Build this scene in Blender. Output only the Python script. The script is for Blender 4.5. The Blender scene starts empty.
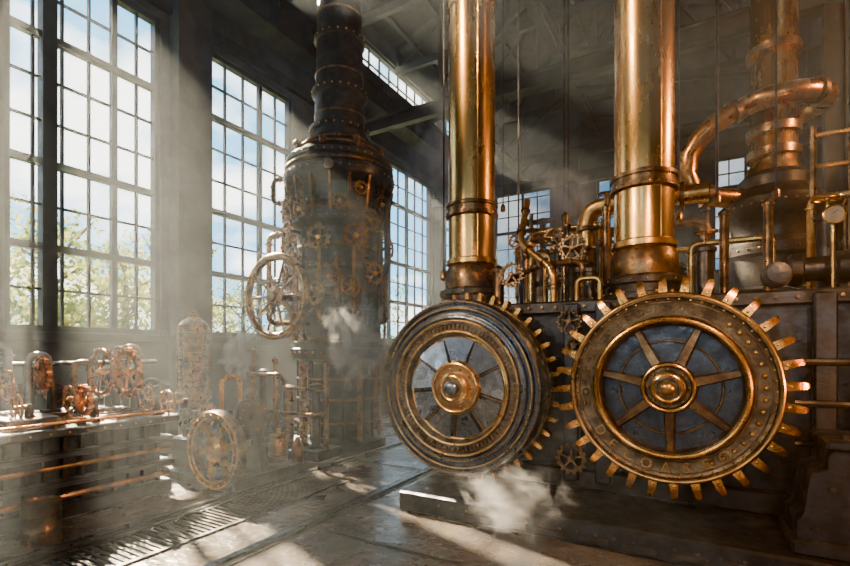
import bpy, math, random
from mathutils import Vector, Matrix
random.seed(7)
S=bpy.context.scene
col=S.collection
pi=math.pi

# ---------------------------------------------------------------- materials
def new_mat(name):
    m=bpy.data.materials.new(name); m.use_nodes=True
    nt=m.node_tree; nt.nodes.clear()
    out=nt.nodes.new('ShaderNodeOutputMaterial')
    return m,nt,out
def surf(name,c1,c2,r1=.3,r2=.6,scale=4,metal=1.0,bump=.15,detail=8,lo=.4,hi=.62,spec=.5,stretch=None,bd=.012):
    m,nt,out=new_mat(name); N=nt.nodes; L=nt.links
    b=N.new('ShaderNodeBsdfPrincipled'); L.new(b.outputs[0],out.inputs[0])
    tc=N.new('ShaderNodeTexCoord')
    n=N.new('ShaderNodeTexNoise'); n.inputs['Scale'].default_value=scale; n.inputs['Detail'].default_value=detail; n.inputs['Roughness'].default_value=.65
    src=tc.outputs['Object']
    if stretch:
        mp=N.new('ShaderNodeMapping'); mp.inputs['Scale'].default_value=stretch; L.new(src,mp.inputs[0]); src=mp.outputs[0]
    L.new(src,n.inputs['Vector'])
    cr=N.new('ShaderNodeValToRGB'); cr.color_ramp.elements[0].position=lo; cr.color_ramp.elements[1].position=hi
    cr.color_ramp.elements[0].color=(*c2,1); cr.color_ramp.elements[1].color=(*c1,1)
    L.new(n.outputs['Fac'],cr.inputs[0]); L.new(cr.outputs[0],b.inputs['Base Color'])
    mr=N.new('ShaderNodeMapRange'); mr.inputs['From Min'].default_value=lo; mr.inputs['From Max'].default_value=hi
    mr.inputs['To Min'].default_value=r2; mr.inputs['To Max'].default_value=r1
    L.new(n.outputs['Fac'],mr.inputs[0]); L.new(mr.outputs[0],b.inputs['Roughness'])
    b.inputs['Metallic'].default_value=metal
    b.inputs['Specular IOR Level'].default_value=spec
    if bump:
        n2=N.new('ShaderNodeTexNoise'); n2.inputs['Scale'].default_value=scale*5; n2.inputs['Detail'].default_value=6
        L.new(tc.outputs['Object'],n2.inputs['Vector'])
        bp=N.new('ShaderNodeBump'); bp.inputs['Strength'].default_value=bump; bp.inputs['Distance'].default_value=bd
        L.new(n2.outputs['Fac'],bp.inputs['Height']); L.new(bp.outputs[0],b.inputs['Normal'])
    return m
COLB=surf('brass_column_skin',(.93,.55,.18),(.58,.30,.09),.20,.32,4,1,.04,lo=.36,hi=.64,stretch=(1,1,.35))
BRASS=surf('brass_aged',(.82,.47,.14),(.32,.16,.055),.22,.44,3.5,1,.12,lo=.38,hi=.6)
BRASS2=surf('brass_bright',(.95,.53,.15),(.52,.25,.07),.18,.36,7,1,.08,lo=.36,hi=.57)
TOOTH=surf('tooth_copper',(.98,.44,.10),(.55,.21,.05),.18,.36,9,1,.1,lo=.34,hi=.56)
BRONZE=surf('bronze_dark',(.34,.185,.08),(.085,.052,.033),.26,.50,6,1,.15)
PATINA=surf('brass_patina',(.34,.20,.095),(.075,.056,.04),.26,.50,8,1,.4,lo=.42,hi=.66)
COPPER=surf('copper',(.76,.36,.12),(.32,.15,.06),.20,.40,5,1,.08)
IRON=surf('cast_iron',(.066,.067,.073),(.026,.026,.029),.28,.50,6,.85,.3)
IRON2=surf('iron_rusty',(.082,.069,.061),(.034,.029,.026),.30,.56,5,.85,.35)
STEEL=surf('steel_blued',(.34,.37,.42),(.15,.17,.20),.22,.40,6,1,.08)
DSTEEL=surf('steel_dark',(.13,.14,.155),(.052,.058,.067),.24,.46,7,1,.12)
PAINT=surf('painted_steel',(.034,.039,.044),(.019,.022,.026),.45,.7,2,.2,.1)
WALLM=surf('wall_plaster',(.072,.081,.09),(.034,.039,.044),.7,.9,1.2,0,.3)
ROOFM=surf('roof_boards',(.05,.049,.049),(.025,.024,.024),.7,.9,2,0,.2)
WINM=surf('window_iron',(.03,.034,.038),(.015,.017,.02),.5,.7,4,.3,.05)
FLOORM=surf('floor_concrete',(.14,.112,.086),(.034,.033,.036),.10,.36,1.3,0,.6,10,.38,.66,.7,bd=.03)
GRATE=surf('grate_iron',(.07,.065,.06),(.03,.028,.026),.35,.6,5,.9,.2)
GRASS=surf('grass',(.24,.28,.10),(.12,.17,.05),.8,.9,2,0,.3)
BARK=surf('bark',(.12,.09,.06),(.05,.04,.03),.8,.9,8,0,.4)
SILVER=surf('pipe_silver',(.42,.43,.44),(.2,.2,.2),.28,.5,5,1,.05)
DIAL=surf('gauge_dial',(.30,.26,.19),(.18,.15,.11),.4,.5,10,0,0)

m,nt,out=new_mat('leaves'); LEAF=m
a=nt.nodes.new('ShaderNodeBsdfDiffuse'); t=nt.nodes.new('ShaderNodeBsdfTranslucent'); mx=nt.nodes.new('ShaderNodeMixShader')
tc=nt.nodes.new('ShaderNodeTexCoord'); n=nt.nodes.new('ShaderNodeTexNoise'); n.inputs['Scale'].default_value=1.5
cr=nt.nodes.new('ShaderNodeValToRGB'); cr.color_ramp.elements[0].position=.4; cr.color_ramp.elements[1].position=.6
cr.color_ramp.elements[0].color=(.10,.17,.04,1); cr.color_ramp.elements[1].color=(.28,.26,.07,1)
nt.links.new(tc.outputs['Object'],n.inputs[0]); nt.links.new(n.outputs[0],cr.inputs[0])
nt.links.new(cr.outputs[0],a.inputs[0]); nt.links.new(cr.outputs[0],t.inputs[0])
nt.links.new(a.outputs[0],mx.inputs[1]); nt.links.new(t.outputs[0],mx.inputs[2]); nt.links.new(mx.outputs[0],out.inputs[0])

def glass(name,c):
    m,nt,out=new_mat(name)
    a=nt.nodes.new('ShaderNodeBsdfTransparent'); a.inputs[0].default_value=(*c,1)
    g=nt.nodes.new('ShaderNodeBsdfGlossy'); g.inputs['Roughness'].default_value=.05
    mx=nt.nodes.new('ShaderNodeMixShader'); mx.inputs[0].default_value=.04
    nt.links.new(a.outputs[0],mx.inputs[1]); nt.links.new(g.outputs[0],mx.inputs[2]); nt.links.new(mx.outputs[0],out.inputs[0])
    return m
GLASS=glass('window_glass',(.95,.97,.98)); DIMMED=glass('dimmed_glass',(.17,.19,.21))  # second glass has a dark tint to cut the daylight passing through

# ---------------------------------------------------------------- mesh builder
def frame(o,z=(0,-1,0),x=None):
    z=Vector(z).normalized()
    if x is None:
        x=Vector((0,0,1)).cross(z)
        if x.length<1e-4: x=Vector((1,0,0))
    x=Vector(x); x=(x-z*x.dot(z)).normalized(); y=z.cross(x)
    M=Matrix((x,y,z)).transposed().to_4x4(); M.translation=Vector(o); return M
UP=lambda o: frame(o,(0,0,1),(1,0,0))
FR=lambda o: frame(o,(0,-1,0),(1,0,0))
class B:
    def __init__(s,name): s.n=name; s.v=[]; s.f=[]; s.mi=[]; s.mats=[]
    def mid(s,m):
        if m not in s.mats: s.mats.append(m)
        return s.mats.index(m)
    def add(s,vs,fs,mat,M=None):
        k=len(s.v)
        s.v+= [tuple(M@Vector(p)) for p in vs] if M is not None else [tuple(p) for p in vs]
        s.f+=[tuple(i+k for i in f) for f in fs]; s.mi+=[s.mid(mat)]*len(fs)
    def box(s,c,d,mat,M=None,rz=0):
        x,y,z=d[0]/2,d[1]/2,d[2]/2
        vs=[Vector((a,b,e)) for a in(-x,x) for b in(-y,y) for e in(-z,z)]
        if rz: R=Matrix.Rotation(rz,3,'Z'); vs=[R@q for q in vs]
        vs=[q+Vector(c) for q in vs]
        s.add(vs,[(0,1,3,2),(4,6,7,5),(0,4,5,1),(2,3,7,6),(0,2,6,4),(1,5,7,3)],mat,M)
    def bx(s,x0,x1,y0,y1,z0,z1,mat,M=None): s.box(((x0+x1)/2,(y0+y1)/2,(z0+z1)/2),(x1-x0,y1-y0,z1-z0),mat,M)
    def bbox(s,x0,x1,y0,y1,z0,z1,mat,b=.02):
        P=[(x0+b,y0),(x1-b,y0),(x1,y0+b),(x1,y1-b),(x1-b,y1),(x0+b,y1),(x0,y1-b),(x0,y0+b)]
        cx,cy=(x0+x1)/2,(y0+y1)/2
        def ins(p): return (p[0]+(b if p[0]<cx else -b),p[1]+(b if p[1]<cy else -b))
        rings=[[(*ins(p),z0) for p in P],[(*p,z0+b) for p in P],[(*p,z1-b) for p in P],[(*ins(p),z1) for p in P]]
        vs=sum(rings,[]); fs=[]
        for r in range(3):
            for i in range(8):
                j=(i+1)%8; fs.append((r*8+i,r*8+j,r*8+8+j,r*8+8+i))
        fs.append(tuple(range(7,-1,-1))); fs.append(tuple(range(24,32)))
        s.add(vs,fs,mat)
    def lathe(s,M,prof,mat,seg=32,closed=False):
        vs=[];fs=[];n=len(prof)
        for i in range(seg):
            a=2*pi*i/seg; c,d=math.cos(a),math.sin(a)
            for r,h in prof: vs.append((max(r,1e-4)*c,max(r,1e-4)*d,h))
        for i in range(seg):
            j=(i+1)%seg
            for k in range(n if closed else n-1):
                l=(k+1)%n
                fs.append((i*n+k,j*n+k,j*n+l,i*n+l))
        if not closed:
            fs.append(tuple(i*n for i in range(seg-1,-1,-1)))
            fs.append(tuple(i*n+n-1 for i in range(seg)))
        s.add(vs,fs,mat,M)
    def torus(s,M,R,r,mat,seg=36,k=8,sq=1):
        s.lathe(M,[(R+r*math.cos(2*pi*i/k),r*sq*math.sin(2*pi*i/k)) for i in range(k)],mat,seg,True)
    def rod(s,a,b,r,mat,seg=10,r2=None):
        a=Vector(a);b=Vector(b); 
        s.lathe(frame(a,b-a),[(r,0),(r if r2 is None else r2,(b-a).length)],mat,seg)
    def beam(s,a,b,w,h,mat):
        a=Vector(a);b=Vector(b); M=frame(a,b-a); l=(b-a).length
        s.box((0,0,l/2),(w,h,l),mat,M)
    def tube(s,pts,r,mat,seg=10,fil=0,flange=False,fm=None):
        P=[Vector(p) for p in pts]
        if fil>0:
            Q=[P[0]]
            for i in range(1,len(P)-1):
                a,b,c=P[i-1],P[i],P[i+1]; u=(a-b);v=(c-b); f=min(fil,u.length*.49,v.length*.49)
                p0=b+u.normalized()*f; p1=b+v.normalized()*f
                for k in range(6):
                    t=k/5; Q.append(p0*(1-t)**2+b*2*t*(1-t)+p1*t*t)
            Q.append(P[-1])
        else: Q=P
        vs=[];fs=[]; nrm=None
        for i,p in enumerate(Q):
            tg=((Q[i+1]-p) if i==0 else (p-Q[i-1]) if i==len(Q)-1 else (Q[i+1]-Q[i-1])).normalized()
            if nrm is None:
                nrm=tg.cross(Vector((0,0,1)))
                if nrm.length<.01: nrm=Vector((1,0,0))
            nrm=(nrm-tg*nrm.dot(tg)).normalized(); bn=tg.cross(nrm)
            for k in range(seg):
                a=2*pi*k/seg; vs.append(p+nrm*r*math.cos(a)+bn*r*math.sin(a))
        for i in range(len(Q)-1):
            for k in range(seg):
                l=(k+1)%seg; fs.append((i*seg+k,i*seg+l,i*seg+seg+l,i*seg+seg+k))
        fs.append(tuple(range(seg-1,-1,-1))); fs.append(tuple((len(Q)-1)*seg+k for k in range(seg)))
        s.add(vs,fs,mat)
        if flange:
            for i in range(len(P)-1):
                a,b=P[i],P[i+1]; d=(b-a); L=d.length; d.normalize()
                if L<r*5: continue
                offs=[fil+r*.4,L-fil-r*.4] if fil*2+r<L else [L/2]
                for o in offs:
                    s.lathe(frame(a+d*(o-r*.22),d),[(r*1.5,0),(r*1.5,r*.44)],fm or mat,seg+2)
    def extr(s,M,poly,z0,z1,mat):
        n=len(poly); vs=[(x,y,z0) for x,y in poly]+[(x,y,z1) for x,y in poly]
        fs=[tuple(range(n-1,-1,-1)),tuple(range(n,2*n))]+[(i,(i+1)%n,n+(i+1)%n,n+i) for i in range(n)]
        s.add(vs,fs,mat,M)
    def bolts(s,M,R,n,r,z,h,mat,seg=6,ph=0):
        for i in range(n):
            a=2*pi*i/n+ph
            T=M@Matrix.Translation((R*math.cos(a),R*math.sin(a),z))
            s.lathe(T,[(r,0),(r,h*.7),(r*.6,h)],mat,seg)
    def studs_side(s,M,R,n,z,r,mat):
        for i in range(n):
            a=2*pi*i/n; d=(math.cos(a),math.sin(a),0)
            T=M@frame((R*d[0],R*d[1],z),d)
            s.lathe(T,[(r,-r*.3),(r*.9,r*.5),(r*.3,r*.9)],mat,6)
    def teeth(s,M,R,n,h,w0,w1,z0,z1,mat,ph=0,sink=.02):
        for i in range(n):
            a=2*pi*i/n+ph; T=M@Matrix.Rotation(a,4,'Z')
            s.extr(T,[(R-sink,-w0),(R+h*.75,-(w0*.4+w1*.6)),(R+h,-w1*.7),(R+h,w1*.7),(R+h*.75,(w0*.4+w1*.6)),(R-sink,w0)],z0,z1,mat)
    def gear(s,M,R,n,t,mat,spokes=5,hubm=None,web=False):
        h=R*.14; w=pi*R/n*.55
        s.lathe(M,[(R*.72,-t/2),(R*.88,-t/2),(R*.88,t/2),(R*.72,t/2)],mat,max(20,n),True)
        s.teeth(M,R*.88,n,h,w,w*.6,-t/2,t/2,mat)
        s.lathe(M,[(R*.2,-t*.8),(R*.2,t*.8),(R*.12,t*.9),(R*.12,t*1.3),(0,t*1.3)],hubm or mat,14)
        if web: s.lathe(M,[(R*.75,-t*.15),(R*.75,t*.15)],hubm or mat,20)
        for i in range(spokes):
            T=M@Matrix.Rotation(2*pi*i/spokes+.3,4,'Z'); s.box((R*.46,0,0),(R*.6,R*.1,t*.6),mat,T)
    def hwheel(s,M,R,r,mat,spokes=5,hm=None,studs=0):
        s.torus(M,R,r,mat,28,8)
        s.lathe(M,[(R*.16,-r*1.4),(R*.2,-r),(R*.2,r),(R*.13,r*1.6),(R*.08,r*2.6),(0,r*2.6)],hm or mat,12)
        for i in range(spokes):
            a=2*pi*i/spokes+.2; s_=(M@Vector((R*.1*math.cos(a),R*.1*math.sin(a),0))); e=M@Vector((R*math.cos(a),R*math.sin(a),0))
            s.rod(s_,e,r*.75,mat,8,r*.5)
        if studs:
            for i in range(studs):
                a=2*pi*i/studs; T=M@frame((R*math.cos(a),R*math.sin(a),0),(math.cos(a),math.sin(a),0))
                s.lathe(T,[(r*.5,0),(r*.6,r*1.6),(r*.3,r*2)],mat,6)
    def gauge(s,M,R,mat,face):
        s.lathe(M,[(R*.8,0),(R,R*.1),(R,R*.5),(R*.85,R*.55),(R*.82,R*.42),(0,R*.42)],mat,20)
        s.lathe(M,[(R*.8,R*.43),(R*.8,R*.45)],face,20)
        s.box((R*.2,R*.15,R*.47),(R*.6,R*.07,R*.02),IRON,M@Matrix.Rotation(.6,4,'Z'))
    def valve(s,p,R,mat,ax=(0,0,1),L=.2):
        p=Vector(p); ax=Vector(ax).normalized()
        s.rod(p,p+ax*L,R*.12,mat,8); s.hwheel(frame(p+ax*L,ax),R,R*.13,mat,4)
    def done(s,parent=None,ang=35,smooth=True):
        me=bpy.data.meshes.new(s.n); me.from_pydata(s.v,[],s.f)
        for m in s.mats: me.materials.append(m)
        me.polygons.foreach_set('material_index',s.mi)
        if smooth:
            me.polygons.foreach_set('use_smooth',[True]*len(s.f)); me.update()
            me.set_sharp_from_angle(angle=math.radians(ang))
        me.update()
        o=bpy.data.objects.new(s.n,me); col.objects.link(o)
        if parent: o.parent=parent
        return o

# ---------------------------------------------------------------- room shell
X0,X1,Y0,Y1=-9.0,7.0,-8.0,20.0
EAVE,RIDGE,XR=12.0,14.6,-1.0
b=B('floor'); b.bx(X0-.5,X1+.5,Y0-.5,Y1+.5,-.3,0,FLOORM); b.done(smooth=False)
b=B('ground'); b.bx(-90,X0-.5,-60,90,-.4,-.15,GRASS); b.bx(X0-.5,60,Y1+.5,90,-.4,-.15,GRASS); b.done(smooth=False)

SILL,TOP=2.0,8.1
wins=[(3.02,5.42),(6.46,8.86),(11.7,16.2),(16.9,19.4)]
def wall_bands(b,axis,fix0,fix1,a0,a1,openings,z0,z1,mat):
    cuts=sorted(set([a0,a1]+[o[0] for o in openings]+[o[1] for o in openings]))
    for c0,c1 in zip(cuts[:-1],cuts[1:]):
        mid=(c0+c1)/2; os=sorted([(o[2],o[3]) for o in openings if o[0]<mid<o[1]])
        z=z0
        for lo,hi in os+[(z1,z1)]:
            if lo>z:
                if axis=='Y': b.bx(fix0,fix1,c0,c1,z,lo,mat)
                else: b.bx(c0,c1,fix0,fix1,z,lo,mat)
            z=hi
b=B('wall_left')
ops=[(a,c,SILL,TOP) for a,c in wins]+[(a,c,9.75,11.4) for a,c in wins]
wall_bands(b,'Y',X0-.3,X0,Y0-.5,Y1+.5,ops,0,EAVE,WALLM)
for i,(a,c) in enumerate(wins):
    nxt=wins[i+1][0] if i+1<len(wins) else Y1
    m_=(c+nxt)/2; w=min(.8,(nxt-c)*.7)
    b.bx(X0,X0+.3,m_-w/2,m_+w/2,0,EAVE,WALLM)
    b.bx(X0,X0+.4,m_-w/2-.08,m_+w/2+.08,0,.5,WALLM)
b.done(smooth=False)
b=B('wall_right'); b.bx(X1,X1+.5,Y0-.5,Y1+.5,0,EAVE,WALLM); 
for y in range(-6,20,4): b.bx(X1-.3,X1,y-.4,y+.4,0,EAVE,WALLM)
b.done(smooth=False)
bw=[(-8.0,-5.4,2.6,9.0),(-3.6,-1.6,4.5,9.0),(.4,2.4,4.5,9.0)]
b=B('wall_back'); wall_bands(b,'X',Y1,Y1+.5,X0,X1,bw,0,EAVE,WALLM)
b.extr(frame((0,Y1+.5,0),(0,-1,0),(1,0,0)),[(X0,EAVE),(X1,EAVE),(XR,RIDGE)],0,.5,WALLM)
for x in (-4.6,-.6,3.4): b.bx(x-.35,x+.35,Y1-.3,Y1,0,EAVE,WALLM)
b.done(smooth=False)
fw=[(-7,-4,2,8),(-2.5,.5,2,8),(2,5,2,8)]  # openings added in the unseen front wall to let in sky fill
b=B('wall_front'); wall_bands(b,'X',Y0-.5,Y0,X0,X1,fw,0,EAVE,WALLM)
b.extr(frame((0,Y0,0),(0,-1,0),(1,0,0)),[(X0,EAVE),(X1,EAVE),(XR,RIDGE)],0,.5,WALLM)
b.done(smooth=False)
b=B('ceiling'); FRM=frame((0,Y1+.5,0),(0,-1,0),(1,0,0)); RL=Y1-Y0+1
def rz(x): return EAVE+(RIDGE-EAVE)*(1-abs(x-XR)/(XR-X0+.5 if x<XR else X1+.5-XR))
def slab(xa,xb):
    b.extr(FRM,[(xa,rz(xa)),(xb,rz(xb)),(xb,rz(xb)+.2),(xa,rz(xa)+.2)],0,RL,ROOFM)
slab(X0-.5,XR); slab(XR,3.0); slab(4.6,X1+.5)
b.done(smooth=False)
xa,xb=3.0,4.6
b=B('fill_skylight')  # roof glazing strip added to raise the ambient daylight
b.add([(xa,Y0,rz(xa)+.1),(xb,Y0,rz(xb)+.1),(xb,Y1,rz(xb)+.1),(xa,Y1,rz(xa)+.1)],[(0,1,2,3)],DIMMED)
for i in range(29): b.beam((xa,Y0+i,rz(xa)+.1),(xb,Y0+i,rz(xb)+.1),.06,.06,WINM)
for f in (.02,.5,.98): x=xa+(xb-xa)*f; b.beam((x,Y0,rz(x)+.1),(x,Y1,rz(x)+.1),.07,.07,WINM)
b.done(smooth=False)

def window(idx,axis,fix,a0,a1,z0,z1,cols,rows,thickc=(),thickr=(),piers=(),gm=None):
    b=B('window_%d'%idx); gm=gm or GLASS
    def bar(u0,u1,w0,w1,th):
        if axis=='Y': b.bx(fix-th,fix+th,u0,u1,w0,w1,WINM)
        else: b.bx(u0,u1,fix-th,fix+th,w0,w1,WINM)
    f=.09
    bar(a0,a0+f,z0,z1,.08); bar(a1-f,a1,z0,z1,.08); bar(a0,a1,z0,z0+f,.08); bar(a0,a1,z1-f,z1,.08)
    for i in range(1,cols):
        u=a0+(a1-a0)*i/cols; th=.045 if i in thickc else .02
        bar(u-th,u+th,z0,z1,th+.01)
    for (u,w) in piers: bar(u-w/2,u+w/2,z0,z1,.1)
    for i in range(1,rows):
        u=z0+(z1-z0)*i/rows; th=.055 if i in thickr else .018
        bar(a0,a1,u-th,u+th,th+.01)
    if axis=='Y': b.add([(fix,a0,z0),(fix,a1,z0),(fix,a1,z1),(fix,a0,z1)],[(0,1,2,3)],gm)
    else: b.add([(a0,fix,z0),(a1,fix,z0),(a1,fix,z1),(a0,fix,z1)],[(0,1,2,3)],gm)
    b.done(smooth=False)
k=1
for (a,c) in wins:
    n=5 if c-a<3 else 8
    if abs(a-3.02)<.01: window(k,'Y',X0-.15,a,c,SILL,TOP,6,9,(4,),(2,4,7),((3.62,.2),))
    else: window(k,'Y',X0-.15,a,c,SILL,TOP,n,9,(n//2+1,) if n==5 else (3,5),(2,4,7))
    k+=1
    window(k,'Y',X0-.15,a,c,9.75,11.4,n,3); k+=1
for o in bw: window(k,'X',Y1+.15,*o,4,9,(2,),(3,6),(),DIMMED); k+=1
for o in fw: window(k,'X',Y0-.25,*o,5,9,(2,),(3,6)); k+=1

b=B('crane_girder')
for z in (8.75,9.55): b.bx(X0+.31,X0+.95,Y0,Y1,z,z+.08,PAINT)
b.bx(X0+.60,X0+.68,Y0,Y1,8.8,9.6,PAINT)
for i in range(28): b.bx(X0+.36,X0+.9,Y0+.5+i,Y0+.56+i,8.8,9.6,PAINT)
b.bx(X0+.58,X0+.70,Y0,Y1,9.63,9.73,DSTEEL)
b.done(smooth=False)
b=B('trim_1'); b.bx(X0,X0+.22,Y0,Y1,SILL-.16,SILL-.03,PAINT); b.bx(X0,X0+.12,Y0,Y1,8.25,8.5,PAINT); b.done(smooth=False)

for y in (-6,-2.5,1,4.5,8,11,13.6,16.2,18.8):
    b=B('roof_truss'); w=.16
    z0=11.2
    L=(X0+.02,y,EAVE-.1); R=(X1-.02,y,EAVE-.1); T=(XR,y,RIDGE-.15)
    b.beam((X0,y,z0),(X1,y,z0),w,.22,PAINT); b.beam(L,T,w,.2,PAINT); b.beam(R,T,w,.2,PAINT)
    n=8; 
    for i in range(n+1):
        x=X0+.1+(X1-X0-.2)*i/n
        zt=EAVE-.1+(RIDGE-EAVE)*(1-abs(x-XR)/8)
        b.beam((x,y,z0),(x,y,zt-.05),.1,.1,PAINT)
        if i<n:
            x2=X0+.1+(X1-X0-.2)*(i+1)/n; zt2=EAVE-.1+(RIDGE-EAVE)*(1-abs(x2-XR)/8)
            if x2<=XR+.1: b.beam((x,y,z0),(x2,y,zt2-.05),.08,.08,PAINT)
            else: b.beam((x,y,zt-.05),(x2,y,z0),.08,.08,PAINT)
    b.done(smooth=False)
b=B('roof_purlin')
for i in range(14):
    x=X0+.6+i*1.14; zt=EAVE-.02+(RIDGE-EAVE)*(1-abs(x-XR)/8)
    b.bx(x-.06,x+.06,Y0,Y1,zt-.2,zt-.06,PAINT)
b.done(smooth=False)
def ibeam(b,a,c,h=.34,w=.22,mat=PAINT):
    a=Vector(a);c=Vector(c)
    M=frame(a,c-a,Vector((0,0,1)) if abs((c-a).normalized().z)<.9 else Vector((1,0,0))); l=(c-a).length
    b.box((h/2,0,l/2),(.04,w,l),mat,M); b.box((-h/2,0,l/2),(.04,w,l),mat,M); b.box((0,0,l/2),(h,.03,l),mat,M)
for (y,z) in ((11.6,8.4),(16.2,7.4),(14.0,9.6),(18.5,9.2)):
    b=B('cross_beam'); ibeam(b,(X0,y,z),(X1,y,z)); 
    b.done(smooth=False)
b=B('longitudinal_beam'); ibeam(b,(-3.6,9,10.4),(-3.6,Y1,10.4),.4,.26); ibeam(b,(1.6,7,9.4),(1.6,Y1,9.4),.4,.26)
ibeam(b,(-6.2,11.6,8.8),(-6.2,Y1,8.8),.3,.2); 
for y in (11.6,14,16.2,18.5):
    b.beam((-3.6,y,10.4),(-3.6,y,11.2),.12,.12,PAINT); b.beam((1.6,y,9.4),(1.6,y,11.2),.12,.12,PAINT); b.beam((-6.2,y,8.8),(-6.2,y,11.2),.1,.1,PAINT)
    b.beam((-3.6,y,10.4),(-6.2,y,8.8),.1,.1,PAINT); b.beam((1.6,y,9.4),(-3.6,y,10.4),.1,.1,PAINT)
b.done(smooth=False)
for x,y,zz in ((-3.6,16.2,7.2),(1.6,16.2,7.2),(2.2,11.6,8.2)):
    b=B('steel_stanchion'); ibeam(b,(x,y,0),(x,y,zz),.30,.24); b.done(smooth=False)
b=B('gantry_stair')
p0=Vector((2.0,9.9,3.0)); p1=Vector((4.0,10.8,7.4))
for off in (0,.75):
    b.beam(p0+Vector((0,off,0)),p1+Vector((0,off,0)),.08,.26,PAINT)
    b.rod(p0+Vector((0,off,.9)),p1+Vector((0,off,.9)),.025,BRONZE,6)
    for i in range(7):
        q=p0.lerp(p1,i/6)+Vector((0,off,0)); b.rod(q,q+Vector((0,0,.9)),.018,BRONZE,6)
for i in range(16):
    q=p0.lerp(p1,(i+.5)/16); b.box(q+Vector((0,.37,.05)),(.26,.75,.03),GRATE)
b.bx(1.9,2.2,9.7,10.9,0,3.0,PAINT); b.bx(3.8,5.6,10.6,11.8,7.25,7.35,PAINT); b.bx(5.2,5.4,10.8,11.0,0,7.3,PAINT)
b.done(smooth=False)

for i,(x,y,zl,r) in enumerate(((-3.05,5.8,2.8,.012),(-2.6,7.6,3.4,.015),(-2.0,8.2,3.4,.02),(-1.93,8.2,3.4,.02),(-3.4,9.0,4.6,.012),(-.25,7.4,3.6,.012),(.2,7.5,3.8,.02),(.9,8.0,3.9,.012),(-4.3,9.8,5.4,.012))):
    b=B('hanging_cable'); b.rod((x,y,zl),(x,y,12.6),r,IRON,6)
    b.lathe(UP((x,y,zl-.16)),[(.0,0),(.05,.03),(.05,.12),(.02,.17)],BRONZE,10)
    b.done()

for x in (-4.72,-3.3):
    b=B('floor_rail'); b.bx(x-.035,x+.035,Y0,Y1,0,.03,DSTEEL); b.bx(x-.1,x+.1,Y0,Y1,0,.008,GRATE); b.done(smooth=False)
b=B('floor_grate')
for y0 in (-1.5,.1,1.7,3.3):
    for i in range(26): b.bx(-4.5,-3.95,y0+.03+i*.06,y0+.05+i*.06,0,.014,GRATE)
    b.bx(-4.54,-4.5,y0,y0+1.58,0,.018,GRATE); b.bx(-3.95,-3.91,y0,y0+1.58,0,.018,GRATE); b.bx(-4.5,-3.95,y0,y0+.03,0,.018,GRATE)
b.done(smooth=False)
b=B('floor_seam')
for y in (-1,1.2,3.4,5.8,8,11):
    if y<3.6: b.bx(-3.2,6.9,y-.02,y+.02,0,.006,GRATE)
    else: b.bx(-8.9,-3.4,y-.02,y+.02,0,.006,GRATE)
b.done(smooth=False)

# ---------------------------------------------------------------- main engine block with plinth
b=B('engine_housing')
b.bbox(-2.78,3.2,4.25,7.4,0,.21,IRON,.02)
b.bbox(-2.95,3.0,5.35,7.2,.21,2.15,IRON,.03)
b.bbox(-3.0,3.1,5.28,7.25,2.1,2.24,IRON2,.02)
b.bbox(-3.0,3.1,5.25,7.25,.21,.42,IRON2,.02)
for x in (-3.0,-1.28,-.95,.85,1.5,2.2):
    b.bbox(x,x+.16,5.2,5.4,.3,2.2,IRON,.015)
for i in range(40):
    x=-2.9+i*.152
    b.lathe(frame((x,5.28,2.17),(0,-1,0)),[(.02,0),(.018,.02),(0,.022)],BRONZE,6)
    b.lathe(frame((x,4.25,.12),(0,-1,0)),[(.014,0),(.012,.012),(0,.014)],BRONZE,6)
for x,z in ((-2.34,1.283),(-.243,1.366)):
    b.extr(FR((x,5.36,0)),[(-.45,.2),(.45,.2),(.22,z),(.12,z+.2),(-.12,z+.2),(-.22,z)],0,.1,IRON2)
    b.rod((x,5.4,z),(x,4.78,z),.11,STEEL,20)
for (x,z,R) in ((-1.2,2.0,.13),(-1.18,.55,.16),(-1.15,1.75,.09)):
    b.gear(FR((x,5.15,z)),R,14,.05,BRONZE); b.rod((x,5.4,z),(x,5.1,z),.03,BRONZE,8)
b.tube([(1.15,5.12,.25),(1.15,5.12,1.5),(2.4,5.12,1.5)],.035,BRONZE,10,.1,True)
for z in (1.25,1.6,.9): b.rod((.7,5.1,z),(2.8,5.1,z),.03,IRON2,8)
b.bbox(1.25,3.0,4.95,6.0,1.15,2.05,IRON,.02); b.bbox(1.35,2.9,5.0,5.9,2.05,2.5,IRON,.02); b.bbox(1.2,3.05,4.92,6.0,1.08,1.17,IRON2,.015)
for i in range(8): b.lathe(FR((1.35+i*.2,4.95,1.95)),[(.02,0),(.018,.015),(0,.02)],BRONZE,6)
for i in range(9):
    x=-2.0+i*.36; b.bbox(x,x+.26,4.225,4.26,.05,.10,IRON2,.004)
b.done()

b=B('bearing_pedestal')
M=FR((0,4.95,0))
b.extr(M,[(.62,.21),(1.7,.21),(1.7,1.02),(.86,1.02),(.80,.93),(.80,.84),(.70,.80),(.66,.50),(.62,.44)],0,.55,IRON)
b.bbox(.58,1.8,4.34,5.0,.21,.32,IRON,.02)
b.bbox(.78,1.75,4.36,4.98,.98,1.06,IRON,.02)
for i in range(4): b.lathe(UP((.9+i*.2,4.45,1.06)),[(.03,0),(.03,.03),(0,.035)],IRON2,6)
for z in (.4,.7): b.lathe(FR((.72+.1*(z>.5),4.40,z)),[(.025,0),(.02,.02),(0,.022)],IRON2,6)
b.done()

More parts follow.
